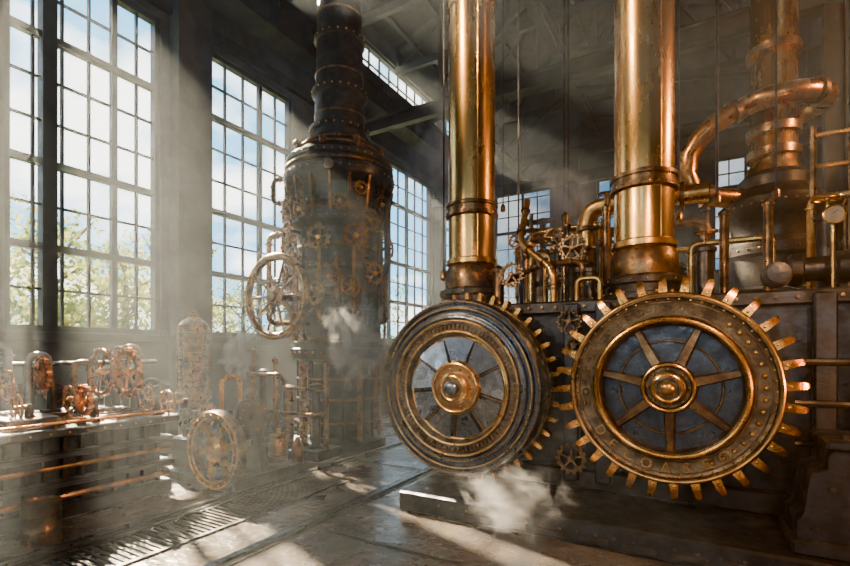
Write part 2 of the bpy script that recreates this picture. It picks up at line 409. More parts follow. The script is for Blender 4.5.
# ---------------------------------------------------------------- disc flywheel (left)
SC=Matrix.Diagonal((1.04,1.04,1,1))
b=B('disc_flywheel'); M=FR((-2.34,4.82,1.283))@SC
b.lathe(M,[(.72,-.10),(.93,-.10),(.945,-.07),(.945,.07),(.925,.12),(.895,.12),(.885,.09),(.865,.09),(.855,.13),(.83,.13),(.82,.10),(.80,.10),(.79,.15),(.745,.16),(.72,.12)],DSTEEL,96,True)
b.torus(M@Matrix.Translation((0,0,.12)),.91,.010,BRONZE,96,8)
b.torus(M@Matrix.Translation((0,0,.135)),.842,.007,BRASS,96,8)
b.torus(M@Matrix.Translation((0,0,.155)),.768,.007,BRONZE,96,8)
b.lathe(M,[(.56,0),(.73,0),(.735,.12),(.70,.15),(.685,.15),(.675,.11),(.62,.11),(.61,.14),(.585,.15),(.56,.09)],PATINA,96,True)
b.torus(M@Matrix.Translation((0,0,.15)),.71,.010,BRASS,96,8)
b.torus(M@Matrix.Translation((0,0,.145)),.595,.012,BRASS,96,8)
for i in range(84):
    T=M@Matrix.Rotation(2*pi*i/84,4,'Z'); b.box((.648,0,.12),(.045,.02,.035),BRONZE,T)
b.lathe(M,[(.0,.0),(.57,.0),(.57,.03),(.0,.03)],IRON,64)
for i in range(9):
    a0=2*pi*i/9+.1; w=2*pi/9*.44; P=[]
    for k2 in range(8): 
        a=a0-w+2*w*k2/7; P.append((.535*math.cos(a),.535*math.sin(a)))
    for k2 in range(4):
        a=a0+w*.80-2*w*.80*k2/3; P.append((.27*math.cos(a),.27*math.sin(a)))
    n=len(P); ca,sa=math.cos(a0),math.sin(a0)
    vs=[]
    for zz in (.03,.085):
        for (x,y) in P:
            lat=-x*sa+y*ca; vs.append((x,y,zz+(.0 if zz<.05 else lat*.20)))
    fs=[tuple(range(n-1,-1,-1)),tuple(range(n,2*n))]+[(q,(q+1)%n,n+(q+1)%n,n+q) for q in range(n)]
    b.add(vs,fs,STEEL,M)
    a=a0+2*pi/18; b.rod(M@Vector((.28*math.cos(a),.28*math.sin(a),.05)),M@Vector((.54*math.cos(a),.54*math.sin(a),.05)),.008,BRONZE,6)
b.torus(M@Matrix.Translation((0,0,.06)),.545,.016,BRASS,80,8)
b.lathe(M,[(.29,.0),(.29,.09),(.27,.12),(.235,.12),(.225,.10),(.17,.10),(.165,.17),(.14,.19),(.10,.19),(.095,.16),(.0,.16)],BRASS,56)
b.torus(M@Matrix.Translation((0,0,.12)),.255,.014,BRASS2,56,8)
b.torus(M@Matrix.Translation((0,0,.185)),.125,.014,BRASS2,40,8)
b.bolts(M,.20,10,.016,.10,.03,BRASS)
b.lathe(M,[(.075,.16),(.075,.23),(.055,.25),(.03,.26),(.0,.26)],STEEL,24)
M2=FR((-2.34,5.08,1.283))
b.lathe(M2,[(.78,-.07),(.98,-.07),(.98,.07),(.78,.07)],PATINA,90,True)
b.teeth(M2,.97,40,.11,.028,.018,-.06,.06,TOOTH)
for i in range(6):
    T=M2@Matrix.Rotation(2*pi*i/6,4,'Z'); b.box((.45,0,0),(.75,.09,.08),IRON,T)
b.studs_side(M,.945,60,0,.012,BRONZE)
b.bolts(M,.875,60,.007,.09,.012,BRONZE)
b.done()

# ---------------------------------------------------------------- toothed cog wheel (right)
b=B('cog_wheel'); C2=(-.243,4.80,1.366); M=FR(C2)
b.lathe(M,[(.56,-.09),(.83,-.09),(.85,-.06),(.85,.08),(.83,.12),(.80,.12),(.79,.085),(.765,.075),(.64,.075),(.625,.12),(.60,.14),(.575,.12),(.56,.04)],PATINA,110,True)
b.torus(M@Matrix.Translation((0,0,.115)),.822,.014,BRASS,110,8)
b.torus(M@Matrix.Translation((0,0,.125)),.602,.020,BRASS2,96,8)
b.torus(M@Matrix.Translation((0,0,.075)),.655,.007,BRONZE,96,6)
b.torus(M@Matrix.Translation((0,0,.075)),.760,.007,BRONZE,96,6)
nT=32
for i in range(nT):
    a=2*pi*i/nT+.05; T=M@Matrix.Rotation(a,4,'Z')
    R0,R1=.84,1.0
    w0,w1=.038,.019
    def ring(r,w,z0,z1): return [(r,-w,z0),(r,w,z0),(r,w,z1),(r,-w,z1)]
    vs=ring(R0-.03,w0,-.07,.075)+ring(R0+.06,w0*.85,-.065,.07)+ring(R1-.02,w1*1.35,-.05,.05)+ring(R1,w1*.7,-.035,.035)
    fs=[(3,2,1,0)]
    for q in range(3):
        for e in range(4): fs.append((q*4+e,q*4+(e+1)%4,q*4+4+(e+1)%4,q*4+4+e))
    fs.append((12,13,14,15)); b.add(vs,fs,TOOTH,T)
    b.lathe(T@Matrix.Translation((.872,0,.07)),[(.012,0),(.01,.012),(0,.016)],TOOTH,8)
b.bolts(M,.785,56,.011,.08,.02,BRASS,8)
for a in [-62+8*i for i in range(15)]:
    aa=math.radians(a); T=M@Matrix.Translation((.71*math.cos(aa),.71*math.sin(aa),.072)); b.lathe(T,[(.022,0),(.02,.015),(.012,.026),(0,.028)],BRASS,12)
for i in range(12):
    aa=math.radians(100+i*8.5); T=M@Matrix.Rotation(aa,4,'Z')
    if i%3==0: b.box((.708,0,.085),(.07,.02,.02),BRONZE,T); b.box((.708,.025,.085),(.02,.05,.02),BRONZE,T)
    elif i%3==1: b.torus(T@Matrix.Translation((.708,0,.078)),.026,.009,BRONZE,16,6)
    else: b.box((.73,0,.085),(.018,.06,.02),BRONZE,T); b.box((.69,0,.085),(.018,.06,.02),BRONZE,T); b.box((.71,.02,.085),(.05,.015,.02),BRONZE,T)
b.lathe(M,[(.0,-.08),(.58,-.08),(.58,-.05),(.0,-.05)],DSTEEL,64)
b.torus(M@Matrix.Translation((0,0,-.04)),.42,.012,BRONZE,64,6)
for i in range(7):
    T=M@Matrix.Rotation(2*pi*i/7+.25,4,'Z')
    vs=[(.18,-.055,-.05),(.18,.055,-.05),(.58,.036,-.05),(.58,-.036,-.05),(.18,-.038,.06),(.18,.038,.06),(.58,.022,.03),(.58,-.022,.03)]
    b.add(vs,[(0,3,2,1),(4,5,6,7),(0,1,5,4),(1,2,6,5),(2,3,7,6),(3,0,4,7)],BRONZE,T)
b.lathe(M,[(.23,-.05),(.23,.05),(.215,.08),(.19,.08),(.18,.06),(.15,.06),(.14,.13),(.11,.15),(.085,.15),(.08,.13),(.0,.13)],PATINA,48)
b.torus(M@Matrix.Translation((0,0,.08)),.205,.013,BRASS2,56,8)
b.torus(M@Matrix.Translation((0,0,.14)),.115,.014,BRASS2,40,8)
b.bolts(M,.165,8,.014,.06,.03,BRASS2)
b.lathe(M,[(.06,.13),(.06,.19),(.045,.21),(.02,.22),(.0,.22)],BRASS,20)
cog=b.done()
for i,(ch,a) in enumerate([(c_,-98+(i-3.5)*13) for i,c_ in enumerate("DECOASEO")]):
    cu=bpy.data.curves.new('letter','FONT'); cu.body=ch; cu.size=.125; cu.extrude=.012; cu.align_x='CENTER'; cu.align_y='CENTER'
    ob=bpy.data.objects.new('letter_tmp',cu); col.objects.link(ob); bpy.context.view_layer.update()
    me=bpy.data.meshes.new_from_object(ob.evaluated_get(bpy.context.evaluated_depsgraph_get())); bpy.data.objects.remove(ob)
    aa=math.radians(a)
    me.transform(M@Matrix.Translation((.708*math.cos(aa),.708*math.sin(aa),.084))@Matrix.Rotation(aa+pi/2,4,'Z'))
    me.materials.clear(); me.materials.append(BRASS)
    o=bpy.data.objects.new('embossed_letter_%d'%(i+1),me); col.objects.link(o); o.parent=cog

# ---------------------------------------------------------------- brass columns
def brass_column(x,y,zbase):
    b=B('brass_column'); M=UP((x,y,0)); R=.318
    b.lathe(M,[(.46,zbase),(.46,zbase+.08),(.40,zbase+.10),(.40,zbase+.18),(.44,zbase+.20),(.44,zbase+.26),(.36,zbase+.30)],IRON2,40)
    b.lathe(M,[(.36,zbase+.28),(.37,zbase+.40),(.36,zbase+.52),(.32,zbase+.60)],BRONZE,40)
    b.lathe(M,[(R,zbase+.55),(R,12.9)],COLB,48)
    for z in (zbase+1.35,):
        b.lathe(M,[(R,z-.10),(R+.04,z-.08),(R+.04,z-.03),(R+.02,z-.02),(R+.02,z+.04),(R+.04,z+.05),(R+.04,z+.09),(R,z+.11)],BRONZE,48)
        b.studs_side(M,R+.04,24,z-.055,.012,BRASS)
    b.lathe(M,[(R,zbase+.6),(R+.03,zbase+.62),(R+.03,zbase+.68),(R,zbase+.70)],BRASS,48)
    for z in (6.4,9.0,11.4):
        b.lathe(M,[(R,z-.06),(R+.02,z-.05),(R+.02,z+.05),(R,z+.06)],COLB,48)
    b.studs_side(M,.44,18,zbase+.23,.016,BRASS2)
    b.bolts(M,.43,16,.018,zbase+.08,.03,BRASS2)
    for a in (-.9,2.3): 
        px,py=x+R*math.cos(a),y+R*math.sin(a)
        b.rod((px,py,zbase+.7),(px,py,12.9),.008,BRASS,6)
    return b
brass_column(-2.72,6.0,2.24).done()
brass_column(-.56,6.0,2.24).done()
b=B('coiled_pipe_column'); M=UP((1.0,9.2,0)); R=.31
b.lathe(M,[(.8,0),(.8,.2),(.62,.25),(.62,2.4),(.75,2.45),(.75,2.6),(.62,2.65),(.6,3.1),(.66,3.15),(.66,3.3),(.56,3.4),(.56,3.55),(.60,3.7),(.66,3.8),(.66,4.0),(.58,4.1),(.48,4.2),(.48,4.35),(.38,4.45)],IRON2,48)
b.lathe(M,[(.38,4.4),(R+.03,4.55),(R,4.6),(R,12.8)],COLB,48)
for z in (4.75,5.1,6.35,8.8): b.lathe(M,[(R,z-.07),(R+.05,z-.06),(R+.05,z+.06),(R,z+.07)],BRONZE,48)
b.studs_side(M,.66,30,3.9,.02,BRASS); b.studs_side(M,.75,30,2.52,.02,BRONZE); b.studs_side(M,.66,26,3.22,.018,BRASS)
Q=[]
for i in range(18):
    a=math.radians(90-i*13.5); Q.append((1.02+.62*math.cos(a),9.2+.58*math.sin(a),5.50-.004*i))
Q+= [(.45,8.7,5.35),(.2,8.68,5.22),(-.02,8.68,5.02),(-.16,8.68,4.78),(-.18,8.68,4.5),(-.10,8.72,4.26),(.10,8.8,4.14),(.35,8.9,4.1),(.6,9.05,4.1)]
b.tube([Vector(q) for q in Q],.15,COPPER,18)
for i in (10,18,24): 
    d=Vector(Q[i+1])-Vector(Q[i-1]); b.lathe(frame(Vector(Q[i]),d),[(.185,-.04),(.185,.04)],BRONZE,20)
b.done()

# ---------------------------------------------------------------- pipework on the housing
b=B('steam_pipework')
zt=2.24
def riser(x,y,z1,r,mat):
    b.lathe(UP((x,y,zt)),[(r*1.9,0),(r*1.9,.04),(r*1.1,.06),(r,.1),(r,z1-zt),(r*1.3,z1-zt),(r*1.3,z1-zt+.04),(r*.9,z1-zt+.06),(0,z1-zt+.1)],mat,16)
    b.bolts(UP((x,y,zt)),r*1.5,6,.012,.04,.02,BRASS)
for (x,y,z,r,m_) in ((-2.1,6.7,3.2,.05,BRASS),(-1.85,6.3,2.95,.10,IRON2),(-1.6,6.6,3.5,.04,BRONZE),(-1.3,6.2,2.75,.12,IRON2),(-1.05,6.5,3.5,.045,BRONZE),(.05,6.2,2.8,.09,IRON2),(.25,6.7,3.3,.05,BRONZE),(-2.25,5.8,2.7,.07,BRONZE),(-1.1,5.7,2.6,.06,IRON2)):
    riser(x,y,z,r,m_)
b.tube([(-2.2,7.0,2.24),(-2.2,7.0,3.45),(-1.1,7.0,3.45),(-1.1,7.0,2.24)],.05,BRASS,12,.15,True)
b.tube([(-2.0,6.8,2.24),(-2.0,6.8,3.1),(-1.0,6.8,3.1),(-1.0,6.8,2.24)],.035,BRONZE,12,.1,True)
b.tube([(-1.4,7.0,2.24),(-1.4,7.0,3.7),(.1,7.0,3.7)],.12,BRASS,16,.25,True,BRONZE)
b.tube([(-2.3,6.1,2.6),(-1.7,5.8,2.75),(-1.2,5.8,2.75),(-1.2,5.8,2.24)],.035,BRONZE,10,.12,True)
b.tube([(-.1,7.0,2.24),(-.1,7.0,3.05),(.75,7.0,3.05),(.75,7.0,2.24)],.04,BRASS,10,.1,True)
b.tube([(-1.45,5.45,2.24),(-1.45,5.45,2.62),(-1.9,5.6,3.0),(-1.9,5.9,3.6)],.04,BRASS,12,.15,True,BRONZE)
b.tube([(-1.2,5.5,2.24),(-1.2,5.5,2.5),(-.95,5.5,2.5),(-.95,5.5,2.24)],.03,BRASS,10,.08,False)
for (x,y,z,R) in ((-1.85,6.3,2.95,.12),(-1.3,6.2,2.75,.13),(.05,6.2,2.8,.1),(-2.1,6.7,3.2,.1),(-1.05,6.5,3.5,.09)): b.valve((x,y,z),R,BRONZE,L=.22)
for (x,y,z) in ((-1.62,5.7,2.75),(1.05,5.6,2.9)):
    b.rod((x,y,zt),(x,y,z),.018,BRASS,8); b.gauge(frame((x,y-.03,z+.02),(-.1,-1,0)),.085,BRASS,DIAL)
for (x,z,R,y) in ((-1.95,2.6,.15,5.45),(-1.35,2.95,.17,5.95),(-1.7,3.2,.14,6.4),(-2.2,3.2,.1,6.3),(-1.45,2.5,.12,5.5)):
    b.gear(FR((x,y,z)),R,16,.04,BRONZE); b.rod((x,y,z),(x,y+.35,z),.02,IRON,6); b.rod((x,y+.3,z),(x,y+.3,zt),.02,IRON,6)
b.lathe(frame((.75,5.85,2.48),(1,0,0)),[(.14,0),(.16,.02),(.16,.1),(.12,.12),(.12,.35),(.16,.37),(.16,.45),(.05,.47),(.05,.6)],IRON2,24)
b.lathe(FR((.62,5.55,2.40)),[(.10,0),(.12,.02),(.12,.08),(.05,.10),(.05,.2),(.09,.2),(.09,.24),(0,.25)],IRON2,20)
for (x,y,z,r,m_) in ((1.1,6.1,3.0,.09,IRON2),(1.35,6.2,3.3,.05,BRASS),(1.7,6.3,3.5,.10,IRON2),(2.0,6.2,3.2,.05,BRASS),(1.45,6.8,3.9,.05,BRONZE),(.7,6.9,3.4,.05,BRONZE)): riser(x,y,z,r,m_)
b.tube([(1.05,6.6,2.24),(1.05,6.6,3.35),(2.6,6.6,3.35)],.04,BRASS,10,.1,True)
for z in (3.75,4.1): b.rod((1.1,6.8,z),(3.0,6.8,z),.025,BRASS,8)
b.rod((1.1,6.8,2.24),(1.1,6.8,4.2),.03,BRONZE,8)
b.valve((1.1,6.1,3.0),.12,BRASS)
random.seed(3)
for i in range(14):
    x=random.uniform(-2.2,-1.0); y=random.uniform(6.3,7.1); z=random.uniform(2.8,3.5)
    b.rod((x,y,zt),(x,y,z),random.choice((.015,.02,.03)),random.choice((BRASS,BRONZE,IRON2)),8)
    b.lathe(UP((x,y,z)),[(.03,0),(.05,.03),(.05,.07),(.0,.1)],BRONZE,10)
b.done()

b=B('pipe_rack')
for x in (-3.0,-1.4,.1,):
    b.beam((x,10.4,0),(x,10.4,4.6),.12,.12,PAINT)
for z,r,m_ in ((4.5,.06,IRON2),(4.1,.09,BRONZE),(3.6,.05,BRASS),(3.1,.07,IRON2),(2.6,.05,BRONZE)):
    b.tube([(-3.5,10.25,z-1.2),(-3.5,10.25,z),(.1,10.25,z),(.1,10.25,z-1)],r,m_,10,.2,True)
for x in (-3.2,-2.6,-2.2,-1.7,-1.0,-.5): b.rod((x,10.2,0),(x,10.2,4.6+.3*math.sin(x*5)),.05,BRONZE,8)
b.done()
b=B('storage_tank'); M=UP((-1.5,13,0))
b.lathe(M,[(1.2,0),(1.2,3.6),(1.25,3.62),(1.25,3.75),(1.15,3.8),(.8,4.15),(.3,4.35),(.3,4.8),(.36,4.82),(.36,4.9),(0,4.9)],IRON2,48)
for z in (.9,1.8,2.7): b.torus(UP((-1.5,13,z)),1.2,.03,IRON,48,6)
b.studs_side(M,1.25,36,3.68,.025,BRONZE); b.done()

# ---------------------------------------------------------------- boiler tower
b=B('boiler_tower'); cx,cy=-5.76,6.83; M=UP((cx,cy,0))
b.lathe(M,[(.85,0),(.85,.12),(.78,.15),(.62,.2),(.60,1.45),(.85,1.55),(.88,1.6),(.88,1.72),(.84,1.74),(.84,1.84),(.76,1.9),(.74,2.3),(.77,2.32),(.77,2.4),(.74,2.42),(.74,3.1),(.78,3.12),(.78,3.2),(.75,3.22),(.76,3.8),(.86,3.85),(.90,3.9),(.90,4.02),(.82,4.06),(.82,4.2),(.86,4.22),(.86,4.3),(.82,4.33),(.84,4.55),(.98,4.66),(1.0,4.72),(1.0,4.82),(.94,4.86),(.94,4.98),(.97,5.0),(.97,5.08),(.88,5.16),(.66,5.36),(.60,5.38),(.60,5.48),(.5,5.52),(.5,5.62),(.55,5.64),(.55,5.72),(.46,5.76)],IRON,64)
b.lathe(M,[(.46,5.74),(.45,6.3),(.50,6.33),(.50,6.43),(.44,6.46),(.42,7.3),(.46,7.32),(.46,7.4),(.41,7.43),(.40,8.6),(.44,8.62),(.44,8.7),(.40,8.72),(.40,12.9)],IRON2,48)
for z,R,n in ((1.66,.88,36),(3.96,.90,40),(4.77,1.0,44),(5.04,.97,44),(5.68,.55,24),(6.38,.50,22),(7.36,.46,20),(2.36,.77,32),(3.16,.78,32),(4.26,.86,36)):
    b.studs_side(M,R,n,z,.02,BRASS)
for z,R in ((4.92,.96),(5.42,.62),(1.88,.80),(4.13,.84),(2.75,.76),(3.5,.77),(5.25,.80)): b.torus(UP((cx,cy,z)),R,.028,BRONZE,64,8)
for z in (5.95,6.7,7.8): b.torus(UP((cx,cy,z)),.45-.012*(z-5.9)*2,.02,BRONZE,40,6)
for i in range(18):
    a=2*pi*i/18; T=M@Matrix.Rotation(a,4,'Z')@frame((0,0,0),(0,-1,0),(1,0,0))
    b.extr(T,[(.8,4.0),(.9,4.05),(1.0,4.65),(.8,4.65)],-.02,.02,BRONZE)
random.seed(11)
for i in range(18):
    a=2*pi*i/18+.1; r=.03 if i%3 else .05; R=.84+.03*(i%2)
    x,y=cx+R*math.cos(a),cy+R*math.sin(a)
    z0_=random.choice((1.9,2.2,2.5)); z1_=random.choice((3.3,3.6,3.9))
    b.tube([(cx+.7*math.cos(a),cy+.7*math.sin(a),z0_),(x,y,z0_),(x,y,z1_),(cx+.7*math.cos(a),cy+.7*math.sin(a),z1_)],r,random.choice((BRONZE,IRON2,BRONZE)),8,.08,True,BRONZE)
def onbody(ang,z,R): 
    a=math.radians(ang); d=Vector((math.cos(a),math.sin(a),0)); return Vector((cx,cy,z))+d*R, d
for ang,z,R,k2 in ((-90,4.05,.17,'g'),(-112,3.75,.20,'g'),(-130,4.15,.19,'g'),(-140,3.55,.20,'g'),(-70,3.55,.22,'g'),(-60,2.9,.20,'h'),(-35,3.6,.22,'g'),(-40,2.75,.17,'h'),(-80,2.55,.2,'g'),(-20,3.9,.18,'h'),(-15,3.0,.2,'g'),(-50,4.15,.14,'g'),(-100,3.3,.15,'h'),(-5,4.2,.17,'g'),(-28,2.2,.18,'g'),(-150,4.3,.17,'h'),(-165,3.9,.18,'g'),(10,3.5,.17,'h'),(-60,4.75,.09,'q'),(-95,2.15,.16,'h'),(-110,4.3,.13,'g'),(-30,4.4,.12,'g'),(-120,3.0,.16,'g')):
    p,d=onbody(ang,z,1.0 if z<4.5 else 1.02); q,_=onbody(ang,z,.7); b.rod(q,p,.035,IRON2,8)
    F=frame(p,d)
    if k2=='g': b.gear(F,R,14,.05,BRONZE,5,BRASS)
    elif k2=='h': b.hwheel(F,R*.9,R*.13,BRONZE,5,BRASS,10)
    else: b.gauge(F,R,BRASS,DIAL)
for ang in (-150,-110,-70,-30,10):
    p,d=onbody(ang,5.15,.84); b.lathe(UP(p),[(.05,0),(.05,.1),(.07,.11),(.07,.15),(.03,.2),(0,.22)],BRONZE,10)
b.tube([(cx-.6,cy-.3,3.85),(cx-1.25,cy-.55,3.85),(cx-1.25,cy-.55,2.2),(cx-.7,cy-.3,2.2)],.05,BRONZE,10,.15,True)
b.tube([(cx+.5,cy+.0,4.35),(cx+1.05,cy+.0,4.35),(cx+1.05,cy+.0,3.0),(cx+.6,cy+.0,3.0)],.05,IRON2,10,.15,True)
b.tube([(cx-.75,cy-.35,4.45),(cx-1.2,cy-.5,4.45),(cx-1.2,cy-.5,4.9),(cx-.85,cy-.35,4.9)],.04,BRONZE,10,.12,True)
F=FR((-6.31,5.80,2.62))
b.rod((-6.31,5.72,2.62),(-6.0,6.7,2.62),.07,IRON2,12)
b.lathe(F,[(.64,-.05),(.73,-.05),(.75,-.03),(.75,.03),(.73,.05),(.64,.05),(.62,.02),(.62,-.02)],BRONZE,56,True)
b.torus(F@Matrix.Translation((0,0,.05)),.70,.014,BRASS,56,6)
b.bolts(F,.685,28,.012,.05,.02,BRASS)
for i in range(10):
    a=2*pi*i/10; b.rod(F@Vector((.1*math.cos(a),.1*math.sin(a),0)),F@Vector((.65*math.cos(a),.65*math.sin(a),0)),.028,BRONZE,8,.018)
b.lathe(F,[(.17,-.05),(.18,.03),(.14,.06),(.10,.07),(.09,.12),(.0,.13)],BRONZE,24)
b.torus(F,.30,.014,BRONZE,36,6)
b.hwheel(FR((-5.35,5.75,2.62)),.17,.02,BRONZE,5); b.rod((-5.35,5.75,2.62),(-5.45,6.4,2.62),.03,IRON2,8)
for i in range(16):
    a=2*pi*i/16; x,y=cx+.74*math.cos(a),cy+.74*math.sin(a)
    b.tube([(x,y,.12),(x,y,1.6)],.028+.015*(i%2),BRONZE if i%2 else IRON2,8,0,True)
for z in (.45,.85,1.2): b.torus(UP((cx,cy,z)),.76,.02,BRONZE,40,6)
b.done()

b=B('pump_manifold')
b.bbox(-6.9,-4.95,5.35,5.95,0,.16,IRON,.02)
for i,(x,h,r,m_) in enumerate(((-6.7,1.5,.045,BRONZE),(-6.45,1.15,.06,IRON2),(-6.15,1.35,.04,BRONZE),(-5.85,.9,.09,BRONZE),(-5.5,1.25,.05,BRONZE),(-5.25,.95,.07,IRON2),(-5.05,1.3,.035,BRONZE))):
    b.lathe(UP((x,5.65,.14)),[(r*1.8,0),(r*1.8,.05),(r,.07),(r,h*.5),(r*1.4,h*.52),(r*1.4,h*.6),(r,h*.62),(r,h),(r*1.5,h+.01),(r*1.5,h+.06),(0,h+.1)],m_,14)
b.tube([(-6.7,5.65,1.3),(-6.7,5.5,1.3),(-5.85,5.5,1.3),(-5.85,5.65,.8)],.03,BRONZE,8,.1,True)
b.tube([(-6.45,5.6,.7),(-6.45,5.45,.7),(-5.05,5.45,.7),(-5.05,5.65,.7)],.03,BRONZE,8,.08,True)
b.tube([(-5.5,5.6,1.1),(-5.5,5.4,1.1),(-5.05,5.4,1.1),(-5.05,5.6,1.1)],.025,BRONZE,8,.06,True)
b.valve((-5.85,5.5,.55),.1,BRONZE,(0,-1,0),.15); b.valve((-6.45,5.5,1.0),.11,BRONZE,(0,-1,0),.12); b.valve((-5.25,5.6,.5),.09,BRASS,(0,-1,0),.2)
b.done()
b=B('brass_canister')
b.lathe(UP((-5.55,5.15,0)),[(.13,0),(.14,.02),(.14,.34),(.12,.37),(.13,.39),(.13,.42),(.05,.45),(.05,.5),(0,.51)],BRASS,24); b.torus(UP((-5.55,5.15,.12)),.14,.01,BRONZE,24,6); b.done()
b=B('brass_canister'); b.lathe(UP((-5.2,5.2,0)),[(.08,0),(.09,.02),(.09,.26),(.05,.32),(.03,.4),(0,.41)],BRONZE,20); b.done()
b=B('railing')
for y in (8.0,8.8,9.6): b.rod((-4.95,y,0),(-4.95,y,.95),.025,BRONZE,8)
for z in (.5,.93): b.rod((-4.95,8.0,z),(-4.95,9.6,z),.022,BRONZE,8)
b.done()

# ---------------------------------------------------------------- left machine bench
b=B('machine_bench')
b.bbox(-7.3,-5.5,-1.5,3.45,0,.16,IRON,.02)
b.bx(-7.2,-5.62,-1.4,3.35,.16,.86,IRON)
b.bbox(-7.35,-5.42,-1.5,3.5,.84,.93,IRON,.015)
b.bbox(-7.3,-5.48,-1.5,3.45,.62,.68,IRON,.01)
b.bbox(-7.3,-5.45,-1.5,3.45,.34,.40,IRON,.01)
for i in range(30):
    y=-1.35+i*.16; b.bx(-5.62,-5.55,y,y+.03,.16,.84,IRON2)
    b.lathe(frame((-5.42,y,.885),(1,0,0)),[(.012,0),(.01,.01),(0,.012)],BRASS,6)
b.rod((-5.44,-1.4,.98),(-5.44,3.4,.98),.018,COPPER,8)
b.rod((-5.48,-1.4,.54),(-5.48,3.4,.54),.022,BRONZE,8); b.rod((-5.5,-1.4,.24),(-5.5,3.4,.24),.03,BRONZE,8)
for i in range(9): b.rod((-5.44,-1.2+i*.57,.92),(-5.44,-1.2+i*.57,.98),.012,BRASS,6)
for x in (-5.75,-5.95,-6.4): b.bx(x-.03,x+.03,-1.4,3.35,.93,.98,BRONZE)
b.bbox(-6.6,-5.6,1.9,2.35,.97,1.03,IRON2,.01)
for y in (.4,1.2): b.bbox(-6.9,-6.5,y,y+.3,.93,1.15,IRON2,.02)
def stand(x,y,z): 
    b.extr(FR((x,y+.06,0)),[(-.09,.93),(.09,.93),(.03,z+.03),(-.03,z+.03)],0,.04,IRON)
    b.bbox(x-.11,x+.11,y-.04,y+.10,.93,.97,IRON,.005)
for (x,y,z,R,k2) in ((-6.1,3.3,1.42,.31,'g'),(-6.6,3.25,1.42,.28,'h'),(-6.15,2.7,1.15,.14,'h'),(-6.6,2.3,1.3,.17,'h'),(-6.05,1.8,1.17,.18,'g'),(-6.45,2.0,1.22,.15,'h'),(-5.72,2.65,1.16,.17,'g'),(-6.95,2.75,1.4,.22,'g'),(-5.85,1.2,1.15,.17,'h'),(-6.3,.5,1.3,.22,'g'),(-6.4,3.36,1.62,.13,'g'),(-5.68,3.3,1.12,.14,'h'),(-5.8,2.1,1.13,.13,'h')):
    stand(x,y,z); F=FR((x,y-.06,z)); b.rod((x,y+.05,z),(x,y-.08,z),.025,BRASS,8)
    if k2=='g': b.gear(F,R,18,.05,COPPER if R>.15 else BRONZE,6,BRASS)
    else: b.hwheel(F,R,R*.10,COPPER,6,BRASS,12)
for i in range(10):
    x=random.uniform(-6.9,-5.7); y=random.uniform(-.5,3.0); h=random.uniform(.1,.28); r=random.uniform(.02,.045)
    b.lathe(UP((x,y,.93)),[(r*1.4,0),(r*1.4,.02),(r,.03),(r,h*.6),(r*1.3,h*.62),(r*1.3,h*.75),(r*.4,h),(0,h+.01)],random.choice((BRASS,BRONZE,COPPER)),12)
b.done()
b=B('oil_drum'); b.lathe(UP((-5.05,1.95,0)),[(.15,0),(.155,.02),(.15,.04),(.145,.12),(.152,.13),(.145,.14),(.145,.25),(.152,.26),(.145,.27),(.15,.34),(.155,.36),(.14,.37),(.135,.35),(0,.35)],BRONZE,28); b.done()

b=B('wall_pipe_manifold')
b.bbox(-8.3,-7.7,-.5,4.9,0,.2,IRON,.02)
for i,y in enumerate((.6,1.3,2.0,2.5,2.95,3.5,4.2)):
    h=1.75-.12*(i%3); m_=SILVER if i in (3,4) else BRONZE
    b.tube([(-8.0,y,.18),(-8.0,y,h),(-8.0,y+.22,h),(-8.0,y+.22,.18)],.05,m_,12,.1,True)
for z in (.6,1.1,1.5): b.rod((-8.15,-.4,z),(-8.15,4.8,z),.035,IRON2,8)
for y in (1.0,3.25,4.6): b.valve((-8.0,y,1.1),.13,BRONZE,(1,-.4,0),.2); b.rod((-8.0,y,.1),(-8.0,y,1.15),.03,BRONZE,8)
b.done()

b=B('ribbed_accumulator'); M=UP((-6.8,4.6,0))
pr=[(.3,0),(.3,.1),(.22,.14),(.2,.9),(.26,.95),(.26,1.05),(.21,1.1)]
z=1.12
while z<1.95: pr+=[(.205,z),(.225,z+.02),(.225,z+.05),(.205,z+.07)]; z+=.1
pr+=[(.22,2.0),(.22,2.08),(.15,2.16),(.08,2.2),(.05,2.3),(0,2.32)]
b.lathe(M,pr,BRONZE,32)
for i in range(10):
    a=2*pi*i/10; b.rod((-6.8+.235*math.cos(a),4.6+.235*math.sin(a),1.05),(-6.8+.235*math.cos(a),4.6+.235*math.sin(a),2.04),.012,BRONZE,6)
b.done()

b=B('small_steam_engine')
b.bbox(-6.2,-4.75,3.72,5.0-.12,0,.14,IRON,.02)
b.bbox(-6.1,-5.55,3.8,4.75,.14,.55,IRON,.02)
F=FR((-5.05,3.72,.50))
b.lathe(F,[(.385,-.07),(.46,-.07),(.475,-.05),(.475,.05),(.46,.07),(.385,.07),(.37,.04),(.37,-.04)],PATINA,56,True)
b.bolts(F,.425,20,.016,.07,.02,BRASS)
b.torus(F@Matrix.Translation((0,0,.07)),.455,.012,BRASS,56,6); b.torus(F@Matrix.Translation((0,0,.07)),.385,.010,BRASS,56,6)
for i in range(6):
    T=F@Matrix.Rotation(2*pi*i/6+.2,4,'Z')
    b.extr(T,[(.08,-.05),(.38,-.03),(.38,.03),(.08,.05)],-.03,.03,BRASS)
b.lathe(F,[(.15,-.05),(.15,.06),(.12,.09),(.07,.10),(.06,.15),(0,.16)],BRASS,24)
b.rod((-5.05,3.70,.50),(-5.05,4.5,.50),.045,STEEL,12)
b.extr(FR((-5.05,4.35,0)),[(-.2,.14),(.2,.14),(.09,.6),(-.09,.6)],0,.12,IRON2)
